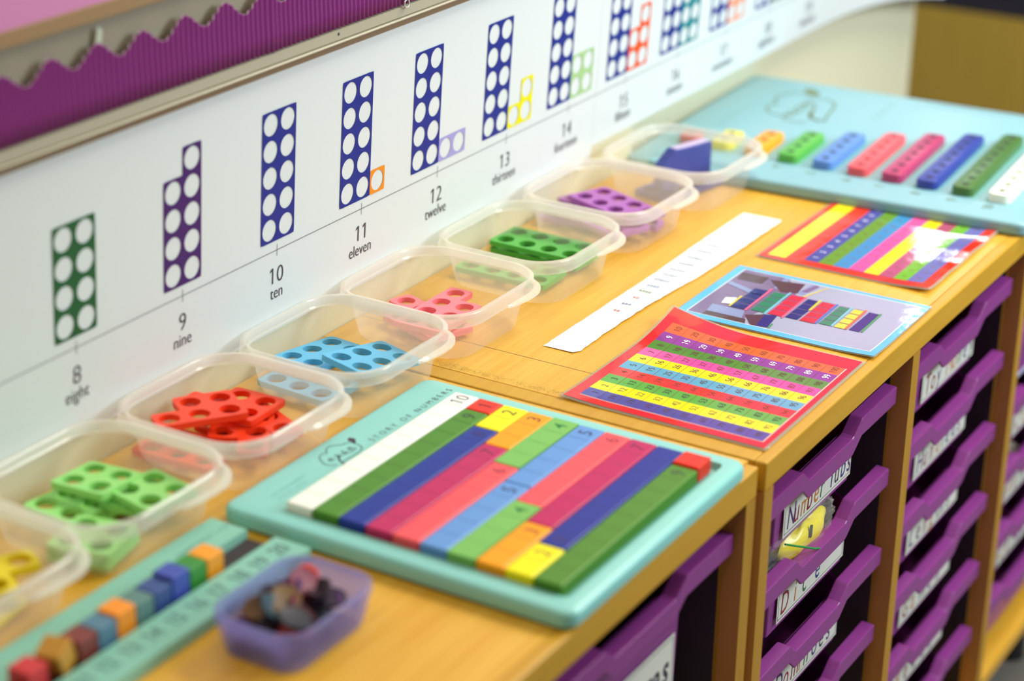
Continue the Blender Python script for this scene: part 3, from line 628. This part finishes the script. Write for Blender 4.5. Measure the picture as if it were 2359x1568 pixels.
# photo sheet with light blue border
mp = [gl('photo_border_blue', (92, 184, 236)), gl('photo_grey_table', (166, 170, 194)), gl('photo_purple_grey', (126, 104, 142)), gl('photo_navy', (40, 46, 120)), gl('photo_green', (40, 130, 96)), gl('photo_red', (214, 48, 62)), gl('photo_yellow', (226, 206, 60)),
      gl('photo_pink', (240, 104, 146)), gl('photo_cyan', (124, 196, 212)), gl('photo_blue', (56, 118, 196)), gl('photo_orange', (240, 104, 66)), gl('photo_white', (250, 250, 252)), gl('photo_brown', (88, 60, 66)), gl('photo_leaf', (60, 150, 80)), gl('photo_greyblue', (140, 150, 192))]
def paintphoto(m, P, grid):
    grid(m, -.0355, .1000, -.4895, -.2975, .0002, 11)
    grid(m, -.0345, .0990, -.4885, -.2985, .0003, 1)
    Q = lambda pts, k, dz=.0005: m.poly([P(x, y, dz) for x, y in pts][::-1], k)
    grid(m, -.0345, .0990, -.345, -.2985, .00035, 2)
    Q([(-.0345, -.345), (.099, -.345), (.082, -.362), (.060, -.372), (-.0345, -.352)], 2, .0004)
    Q([(.0896, -.2994), (.0903, -.3293), (.070, -.330), (.0695, -.3025)], 12)
    Q([(.0852, -.3329), (.0932, -.3677), (.066, -.371), (.0595, -.3556)], 12, .00055)
    Q([(.066, -.345), (.098, -.343), (.099, -.349), (.066, -.351)], 14)
    Q([(.0654, -.3701), (.118-.022, -.3740), (.0962, -.3775), (.0665, -.3790)], 14)
    Q([(.0720, -.372), (.096, -.378), (.0945, -.383), (.073, -.379)], 2, .0006)
    Q([(.058, -.378), (.0962, -.391), (.0962, -.3925), (.058, -.3805)], 6, .0006)
    Q([(-.0054, -.3111), (-.0052, -.3463), (-.0241, -.3516), (-.0244, -.3142)], 14)
    Q([(-.0345, -.3142), (-.0244, -.3142), (-.0241, -.3560), (-.0345, -.3600)], 12)
    Q([(-.0144, -.3507), (-.0036, -.3673), (-.0335, -.3749), (-.0345, -.3653)], 12, .0006)
    Q([(-.0036, -.3673), (.0004, -.3786), (-.0325, -.3828), (-.0343, -.3713)], 3, .0007)
    Q([(.0168, -.3151), (.0216, -.3252), (.0042, -.3285), (.0008, -.3179)], 11, .0007)
    Q([(.052, -.300), (.060, -.300), (.044, -.345), (.036, -.340)], 14, .0006)
    def stack(x0, x1, ya, yb, k, gaps=4):
        for g_ in range(gaps):
            a = x0+(x1-x0)*g_/gaps; b = a+(x1-x0)/gaps*.88
            m.poly([P(a, ya, .0008), P(a, yb, .0008), P(b, yb-.0004, .0008), P(b, ya-.0004, .0008)][::-1], k)
        grid(m, x0, x1, yb, ya, .0006, 2 if k != 6 else 3)
    stack(-.003, .057, -.3296, -.3450, 3); stack(.0, .058, -.3503, -.3643, 4); stack(.0, .060, -.3680, -.3837, 5); stack(.001, .058, -.3863, -.3992, 3)
    stack(.001, .059, -.4013, -.4165, 5); stack(.004, .058, -.4202, -.4317, 4); stack(.004, .059, -.4358, -.4469, 6); grid(m, .005, .058, -.4617, -.4510, .0006, 3)
    for a, b, y, wd, k in ((-.005, .0615, -.3462, .0024, 7), (-.0035, .0627, -.3660, .0024, 8), (-.0033, .0605, -.3845, .0022, 7), (.0295, .0602, -.3997, .0024, 6), (.0015, .0596, -.4180, .0024, 9), (.004, .0592, -.4336, .0022, 8), (.004, .0603, -.4480, .0026, 10), (.0058, .0593, -.4638, .0022, 13), (-.003, .028, -.3285, .0022, 6), (-.034, -.022, -.3845, .0016, 13)):
        m.poly([P(a, y-wd/2, .001), P(b, y-wd/2+.001, .001), P(b, y+wd/2+.001, .001), P(a, y+wd/2, .001)], k)
laminate('photo_card', -.0462, .1080, -.4978, -.2872, sheetfn([(-.044, -.4965, .002, .05)]), paintphoto, mp, 'laminated photo of stacked counting blocks with a light blue border', .0012)

# strips sheet
ms = [gl('strip_sheet_red', (232, 54, 32)), gl('strip_yellow', (255, 228, 10)), gl('strip_indigo', (76, 78, 160)), gl('strip_olive', (104, 152, 40)), gl('strip_blue', (62, 142, 196)), gl('strip_pink', (238, 88, 160)), gl('strip_gold', (255, 222, 10)), gl('strip_maroon', (176, 78, 112)), gl('strip_green', (114, 182, 50)), gl('strip_violet', (112, 112, 182)), mat('strip_white', (220, 220, 240), .3), mat('strip_ink', (130, 100, 40), .4)]
def paintstrips(m, P, grid):
    x0, x1 = .1585, .3600
    grid(m, x0-.006, x1+.011, -.3190, -.2990, .0003, 1)
    ys = [-.3375, -.3535, -.3700, -.3870, -.4040, -.4200, -.4360, -.4510, -.4680]
    cs = [2, 3, 4, 5, 6, 7, 8, 9]
    for i, c in enumerate(cs): grid(m, x0, x1, ys[i+1], ys[i], .0003+i*.000002, c)
    for i in range(8):
        n = 10 if i else 10
        for k in range(n):
            m.text(str(k+1 if k < 9 else 0), lambda u, v: P(x0+.012+k*.0195+u, (ys[i]+ys[i+1])/2+v, .0005), .006, 10 if i == 0 else 11, 1.0, .03 if i == 0 else -.01)
laminate('strip_chart', .1420, .3790, -.4820, -.2890, sheetfn([(.27, -.497, .0055, .065), (.20, -.493, .005, .06), (.34, -.492, .004, .05), (.142, -.482, .004, .06)]), paintstrips, ms, 'glossy laminated chart with a red border and slanting coloured number strips')

# long paper strip with pencil marks
m = MB(); cx_, cy_ = .04, -.244
edge_t = []; edge_b = []; rp_ = random.Random(2)
NXs = 60
for i in range(NXs+1):
    t = i/NXs; X = -.1849+(.2595+.1849)*t
    top = -.2226-.0015*math.sin(t*5)+rp_.uniform(-.0004, .0004); bt = -.2586-.0135*max(0, t-.0)*.8+.004*math.sin(t*7)*.6+rp_.uniform(-.0006, .0006)
    if i == 0: bt += .004
    zz = .0007+.0010*abs(math.sin(t*6)); edge_t.append((X-cx_, top-cy_, zz)); edge_b.append((X-cx_, bt-cy_, zz+.0004))
vs = edge_t+edge_b; m.add(vs, [(i, i+1, NXs+1+i+1, NXs+1+i) for i in range(NXs)])
pm_ = m
marks = [(-.0732, 2, 2), (-.0532, 3, 3), (-.0335, 2, 2), (-.0135, 4, 4), (.0045, 4, 3), (.0241, 5, 3), (.0412, 5, 3), (.0591, 5, 3), (.079, 5, 3), (.0991, 5, 3), (.1217, 5, 3), (.1432, 5, 3), (.1803, 4, 3), (.1972, 4, 3), (.2207, 5, 3), (.2377, 5, 3)]
mk = {2: 0, 3: 1, 4: 2}
for i, (X, n, c) in enumerate(marks):
    c = {0: 0, 1: 1, 2: 0, 3: 2}.get(i, 1)
    for k in range(n):
        yy = -.2408-(k-(n-1)/2)*.0036; s_ = .0021; xx = X+rp_.uniform(-.0006, .0006); z = .0026
        line_strip(pm_, [(xx-s_-cx_, yy-cy_), (xx+s_-cx_, yy-cy_)], .0011, z, c+1); line_strip(pm_, [(xx-cx_, yy-s_-cy_), (xx-cx_, yy+s_-cy_)], .0009, z, c+1)
o = m.build('paper_strip', [PAPER, mat('mark_red', (200, 50, 50), .6), mat('mark_blue', (50, 110, 170), .6), mat('mark_green', (40, 130, 60), .6)], loc=(cx_, cy_, 0), merge=False)
tag(o, 'long narrow white paper strip with rows of tiny coloured marks', 'paper strip')

# ------------------------------------------------------------------ clear tubs
TUBM = film('frosted_polypropylene', (252, 250, 240), .27, .16, .6, .5)
FLOORM = film('frosted_polypropylene_floor', (252, 250, 240), .12, .12, .6, .5)
RIMM = film('frosted_rim', (253, 252, 246), .50, .10, .8, .45)
def make_tub():
    root = empty('plastic_tub')
    m = MB()
    rg = [(.0585, .0585, .027, .0022), (.0610, .0610, .029, .001), (.0632, .0632, .0315, .004), (.0680, .0655, .034, .020), (.0715, .0675, .036, .037), (.0735, .0690, .037, .0425)]
    m.loft([rrect(0, 0, a, b, r_, z, 10) for a, b, r_, z in rg], cap0=True)
    for k in range(len(m.mi)): m.mi[k] = 0
    o = m.build('body', [TUBM, FLOORM], root, smooth=True)
    for p_ in o.data.polygons:
        if max(o.data.vertices[v].co.z for v in p_.vertices) < .0030: p_.material_index = 1
    m = MB()
    rg = [(.0735, .0690, .037, .0425), (.0750, .0704, .0375, .0440), (.0752, .0706, .0375, .0496), (.0764, .0718, .0383, .0511), (.0784, .0738, .0390, .0513), (.0800, .0756, .0398, .0500), (.0803, .0760, .0400, .0440), (.0812, .0768, .0405, .0392), (.0796, .0752, .0400, .0390)]
    m.loft([rrect(0, 0, a, b, r_, z, 10) for a, b, r_, z in rg])
    m.build('rim', RIMM, root, smooth=True)
    m = MB()   # lifting tab at the front far corner
    cxn, cyn, rr_ = .0803-.040, -(.0760-.040), .0405
    path = [(.002+.0049*i, -.0765, -90) for i in range(8)]+[(cxn+rr_*math.cos(R(-90+9*i)), cyn+rr_*math.sin(R(-90+9*i)), -90+9*i) for i in range(1, 10)]
    inn = [(x, y) for x, y, a_ in path]; npt = len(path)-1
    out = [(x+(.0062*math.sin(math.pi*min(1, max(0, i/npt)))**.6)*math.cos(R(a_)), y+(.0062*math.sin(math.pi*min(1, max(0, i/npt)))**.6)*math.sin(R(a_))) for i, (x, y, a_) in enumerate(path)]
    nn = len(inn)
    m.add([(x, y, .0390) for x, y in inn]+[(x, y, .0372) for x, y in out]+[(x, y, .0406) for x, y in inn]+[(x, y, .0388) for x, y in out],
          [(i, i+1, nn+i+1, nn+i) for i in range(nn-1)]+[(2*nn+i, 3*nn+i, 3*nn+i+1, 2*nn+i+1) for i in range(nn-1)]+[(nn+i, nn+i+1, 3*nn+i+1, 3*nn+i) for i in range(nn-1)])
    m.build('tab', RIMM, root, smooth=True)
    return root
tubs = [('yellow', -.8460, -.1180, 0, 'frosted clear tub at the lower left holding yellow shapes'), ('light green', -.6835, -.1190, 0, 'frosted clear tub holding light green holed shapes'),
        ('red', -.5203, -.1184, 0, 'frosted clear tub holding bright red holed shapes'), ('blue', -.3574, -.1175, 0, 'frosted clear tub holding sky blue holed shapes'),
        ('pink', -.2041, -.1169, 0, 'frosted clear tub holding pink holed shapes'), ('green', -.0385, -.1206, 0, 'frosted clear tub holding mid green holed shapes'),
        ('purple', .1296, -.1203, 0, 'frosted clear tub holding purple holed shapes'), ('navy', .2920, -.1270, 0, 'frosted clear tub holding navy shapes beside the far board')]
t0 = None
for i, (nm, x, y, rz, lab) in enumerate(tubs):
    if t0 is None: t0 = make_tub(); t = t0
    else: t = copy_tree(t0)
    t.location = (x, y, 0); t.rotation_euler.z = rz; tag(t, lab, 'tub', 'clear tubs lined up along the wall')

# ------------------------------------------------------------------ holed number shapes in the tubs
CELL = .026; TH = .0055
def shape(kind, cells, loc, yaw, tilt, m_, label):
    m = MB(); plate_geo(m, cells, lambda u, v, w_: (u, v, w_), CELL, .345, 0, TH)
    o = m.build('number_shape', m_, smooth=True)
    bx, by = R(tilt[0]), R(tilt[1])
    o.matrix_world = Matrix.Translation(loc) @ Matrix.Rotation(math.hypot(bx, by), 4, Vector((bx, by, 0)).normalized() if bx or by else Vector((0, 0, 1))) @ Matrix.Rotation(R(yaw), 4, 'Z')
    tag(o, label, 'number shape', '%s holed shapes in their tub' % kind); return o
YEL = mat('shape_yellow', (240, 216, 0), .4); LGR = mat('shape_light_green', (150, 222, 120), .4); RED = mat('shape_red', (242, 60, 18), .4); BLU = mat('shape_blue', (96, 184, 226), .4)
PNK = mat('shape_pink', (250, 130, 144), .4); GRN = mat('shape_green', (84, 176, 70), .4); PUR = mat('shape_purple', (170, 96, 178), .4); NAV = mat('shape_navy', (54, 66, 150), .4)
def rect(u0, u1, v0, v1): return [(u, v) for u in range(u0, u1+1) for v in range(v0, v1+1)]
shape('yellow', [(0, 0), (-1, 0), (-1, -1)], (-.7885, -.131, .0255), -28, (0, 0), YEL, 'yellow holed shape at the top of the near tub')
shape('yellow', [(0, 0), (-1, 0), (0, 1)], (-.822, -.144, .0180), -40, (0, 0), YEL, 'yellow holed shape under the topmost yellow one')
shape('yellow', [(0, 0), (1, 0), (0, 1)], (-.8450, -.148, .0105), 10, (0, 0), YEL, 'lowest yellow holed shape at the front of the near tub')
shape('yellow', [(0, 0), (1, 0), (0, -1)], (-.812, -.086, .0105), 0, (0, 0), YEL, 'yellow holed shape against the wall side of the near tub')
G = 'light green'
shape(G, rect(0, 1, -1, 0), (-.6736, -.0802, .0285), 2.8, (-1.9, 4.0), LGR, 'light green four holed shape on top of the pile')
shape(G, rect(0, 1, -1, 0), (-.6594, -.1236, .0265), -9.6, (2.2, 1.6), LGR, 'light green four holed shape leaning beside the topmost one')
shape(G, rect(0, 1, -1, 0), (-.7009, -.0763, .0180), 59.5-60, (2, 4), LGR, 'light green shape at the left under the topmost one')
shape(G, rect(0, 1, 0, 1), (-.7292, -.1559, .0182), 14, (0, 0), LGR, 'light green shape at the near front corner of its tub')
shape(G, rect(0, 1, 0, 1), (-.7300, -.1562, .0105), 12, (0, 0), LGR, 'light green shape underneath at the near front corner of its tub')
shape(G, rect(0, 1, -1, 0), (-.6640, -.1190, .0180), 12, (0, 0), LGR, 'light green shape underneath at the far side of the pile')
shape(G, rect(0, 1, -1, 0), (-.6650, -.0800, .0105), -8, (0, 0), LGR, 'light green shape lying on the tub floor at the wall side')
G = 'red'
shape(G, [(0, 0), (1, 0), (-1, -1), (0, -1), (1, -1)], (-.5198, -.0729, .0340), -33.6, (0, 1), RED, 'topmost red five holed shape lying across the pile')
shape(G, [(0, 0), (0, 1), (-1, 0), (-1, 1), (-1, 2)], (-.4720, -.1150, .0265), 2, (0, 0), RED, 'red shape tucked under the topmost at the far side')
shape(G, [(0, 0), (1, 0), (0, -1), (1, -1), (-1, -1)], (-.5250, -.1123, .0195), 32, (1, 0), RED, 'red shape fanned out at the near side of the pile')
shape(G, [(0, 0), (-1, 0), (0, 1), (-1, 1), (0, -1)], (-.4830, -.1260, .0195), -24, (0, 0), RED, 'red shape under the pile at the front right')
shape(G, [(0, 0), (0, -1), (1, 0), (1, -1), (0, -2)], (-.5660, -.0690, .0105), 4, (0, 0), RED, 'red shape lying flat on the tub floor')
shape(G, [(0, 0), (0, -1), (1, 0), (1, -1), (0, 1)], (-.5050, -.1100, .0105), -4, (0, 0), RED, 'red shape at the bottom of the pile in the middle')
G = 'sky blue'
shape(G, rect(0, 2, -1, 0), (-.3600, -.1150, .0275), -10.4, (5, 7), BLU, 'sky blue six holed shape propped on top of the others')
shape(G, rect(0, 2, -1, 0), (-.3655, -.0645, .0185), -8, (-1, 4), BLU, 'sky blue six holed shape at the wall side')
shape(G, rect(0, 1, -2, 0), (-.3992, -.0721, .0105), -4.6, (0, 0), BLU, 'sky blue six holed shape flat on the tub floor')
G = 'pink'
shape(G, [(0, 0), (-1, 0), (-2, 0), (-3, 0), (-1, -1), (-2, -1), (-3, -1)], (-.1574, -.1073, .0190), .8, (0, 0), PNK, 'upper pink seven holed shape')
shape(G, [(0, 1), (0, 0), (0, -1), (1, 2), (1, 1), (1, 0), (1, -1)], (-.2250, -.1064, .0108), -20.3, (0, 0), PNK, 'lower pink seven holed shape lying on the tub floor')
G = 'green'
shape(G, rect(0, 1, -3, 0), (-.0655, -.0677, .0110), 1.5, (0, 0), GRN, 'green eight holed shape flat on the tub floor')
shape(G, rect(0, 1, -3, 0), (.0018, -.0690, .0110), 0, (0, 0), GRN, 'green eight holed shape under the upper one')
shape(G, rect(0, 1, -3, 0), (.0015, -.0687, .0187), -1, (0, 0), GRN, 'upper green eight holed shape')
G = 'purple'
shape(G, [(0, 0), (0, -1), (0, -2), (0, -3), (1, 0), (1, -1), (1, -2), (1, -3)], (.1480, -.0810, .0260), -21.8, (0, 0), PUR, 'upper purple holed shape')
shape(G, [(0, 0), (0, -1), (0, -2), (0, -3), (-1, 0), (-1, -1), (-1, -2), (-1, -3), (0, 1)], (.1440, -.0870, .0182), -21.8, (0, 0), PUR, 'purple nine holed shape under the upper one')
shape(G, [(0, 0), (0, -1), (0, -2), (0, -3), (1, 0), (1, -1), (1, -2), (1, -3), (1, -4)], (.1150, -.0590, .0105), 6, (0, 0), PUR, 'purple nine holed shape on the tub floor')
G = 'navy'
shape(G, rect(0, 3, -1, 0), (.2560, -.1060, .0078), -10, (0, 0), NAV, 'navy holed shape flat on the floor of the farthest tub')
m = MB(); m.prism([(0, 0, 0), (.079, 0, 0), (.079, 0, .044), (.020, 0, .046), (0, 0, .030)], (0, .014, 0)); m.box((.022, .0015, .0445), (.076, .0125, .0465), 1)
o = m.build('navy_block', [NAV, mat('lit_block_top', (190, 176, 206), .5)], bevel=.0012, loc=(.2420, -.1280, .0115)); o.rotation_euler.z = R(-17)  # pale strip on the navy: light on the top edge, painted as colour
tag(o, 'solid navy block with its lit top painted pale, standing in the farthest tub', 'block')

# ------------------------------------------------------------------ number track with cubes
tr = empty('number_track', (-1.02, -.2425, 0)); tag(tr, 'long aqua number track running off the lower left, printed with numbers up to 20', 'number track')
def tb(x0, x1, y0, y1, z0, z1): return ((x0+1.02, y0+.2425, z0), (x1+1.02, y1+.2425, z1))
m = MB(); m.box(*tb(-1.22, -.6390, -.2235, -.1882, .0, .0102)); m.text('NUMBER TRACK 1 to 20', lambda u, v: (-.672+u+1.02, -.206+v+.2425, .0104), .004, 1, 1, -.01); m.build('rear_rail', [AQUA2, mat('track_pale_ink', (112, 158, 160), .6)], tr, bevel=.003, seg=3)
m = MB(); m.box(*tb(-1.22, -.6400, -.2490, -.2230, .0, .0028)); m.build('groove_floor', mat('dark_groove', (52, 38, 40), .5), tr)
m = MB(); m.box(*tb(-1.22, -.6370, -.2818, -.2485, .0, .0102))
for k in range(20, 8, -1):
    xx = -.6520-(20-k)*.0242
    m.text(str(k), lambda u, v: (xx+u+1.02, -.2630+v+.2425, .0104), .0130, 1, .85, .012)
m.build('front_rail', [AQUA2, mat('track_ink', (84, 120, 120), .6)], tr, bevel=.003, seg=3)
cubes = [(-.7060, (250, 160, 26), 0, 'orange cube at the far end of the row in the track'), (-.7315, (50, 140, 46), 0, 'green cube next to the far orange cube'), (-.7565, (62, 80, 176), .003, 'bright blue cube beside the green cube'), (-.7815, (50, 76, 140), -.001, 'dull dark blue cube beside the bright blue one'),
         (-.8065+.0, (92, 132, 126), -.001, 'grey green cube beside the nearer orange cube'), (-.8310+.010, (250, 150, 30), .002, 'nearer orange cube in the middle of the track'), (-.8560+.010, (84, 126, 150), 0, 'slate blue cube before the nearer orange cube'), (-.8810+.010, (126, 50, 44), 0, 'maroon cube in the number track'),
         (-.9060+.010, (196, 142, 50), .004, 'tan cube tilted out of the track'), (-.9320, (206, 44, 50), .001, 'red cube at the lower left end of the track')]
# centres follow the photographed spacing of the row
cxs = [-.7035, -.7232, -.7429, -.7630, -.7827, -.8025, -.8222, -.8420, -.8620, -.8915]
for i, ((_, rgb, dz, lab), X) in enumerate(zip(cubes, cxs)):
    s_ = .0194; m = MB(); m.box((-s_/2, -s_/2, 0), (s_/2, s_/2, .0215))
    o = m.build('counting_cube', mat('cube_%d' % i, rgb, .4), bevel=.0014, loc=(X, -.2345, .0029+max(0, dz)))
    if 'tilted' in lab: o.rotation_euler = (0, R(-20), R(14)); o.location.z = .0085
    tag(o, lab, 'cube', 'cubes standing in the number track')

# ------------------------------------------------------------------ lilac box with counters
lb = empty('lilac_box', (-.7322, -.3368, 0)); tag(lb, 'small translucent lilac box of counters in front of the number track', 'box')
LIL = film('lilac_plastic', (176, 176, 244), .40, .3, .5, .5)
m = MB(); a, b = .0536, .0403
rg = [(a-.011, b-.011, .012, .0022), (a-.008, b-.008, .015, .0005), (a-.006, b-.006, .017, .004), (a-.002, b-.002, .020, .022), (a-.001, b-.001, .021, .026), (a, b, .022, .0275), (a, b, .022, .0325), (a-.0015, b-.0015, .0205, .0335), (a-.0042, b-.0042, .0185, .0328), (a-.0048, b-.0048, .018, .027), (a-.0095, b-.0095, .014, .0055)]
m.loft([rrect(0, 0, A, B, r_, z, 6) for A, B, r_, z in rg], cap0=True, cap1=False); m.build('shell', LIL, lb, smooth=True)
rc = random.Random(11)
ccols = [(46, 36, 56), (60, 30, 50), (120, 24, 60), (30, 36, 48), (92, 50, 110), (150, 50, 40), (40, 70, 84), (96, 70, 40), (70, 30, 36), (36, 30, 44)]
spots = []
for i in range(48):
    q_ = 1-.07*(i//10); x = rc.uniform(-.036, .036)*q_; y = rc.uniform(-.025, .025)*q_; lay = i//10
    m = MB(); r_ = rc.choice((.0095, .0110, .0125)); N = 16
    m.loft([[(q*math.cos(2*math.pi*k/N), q*math.sin(2*math.pi*k/N), z) for k in range(N)] for q, z in ((r_-.0008, 0), (r_, .0006), (r_, .0022), (r_-.0008, .0028), (r_-.003, .0024))], cap0=True, cap1=True)
    c = ccols[i % len(ccols)]
    if i == 45: x, y = .028, .010
    if i == 41: x, y = -.004, .004
    if i > 41 and i != 45 and math.hypot(x+.004, y-.004) < .012: x += .02
    if i in (45,): c = (236, 70, 30)
    if i in (41,): c = (112, 84, 44)
    o = m.build('counter', mat('counter_%d_%d_%d' % c, c, .42, .35), smooth=True, loc=(-.7322+x, -.3368+y, .0080+lay*.0052+rc.uniform(0, .002)))
    o.rotation_euler = (R(rc.uniform(-38, 38)), R(rc.uniform(-38, 38)), 0)
    tag(o, 'small dark coloured counter among the heap in the lilac box', 'counter', 'counters heaped in the lilac box')
sp = bpy.data.objects
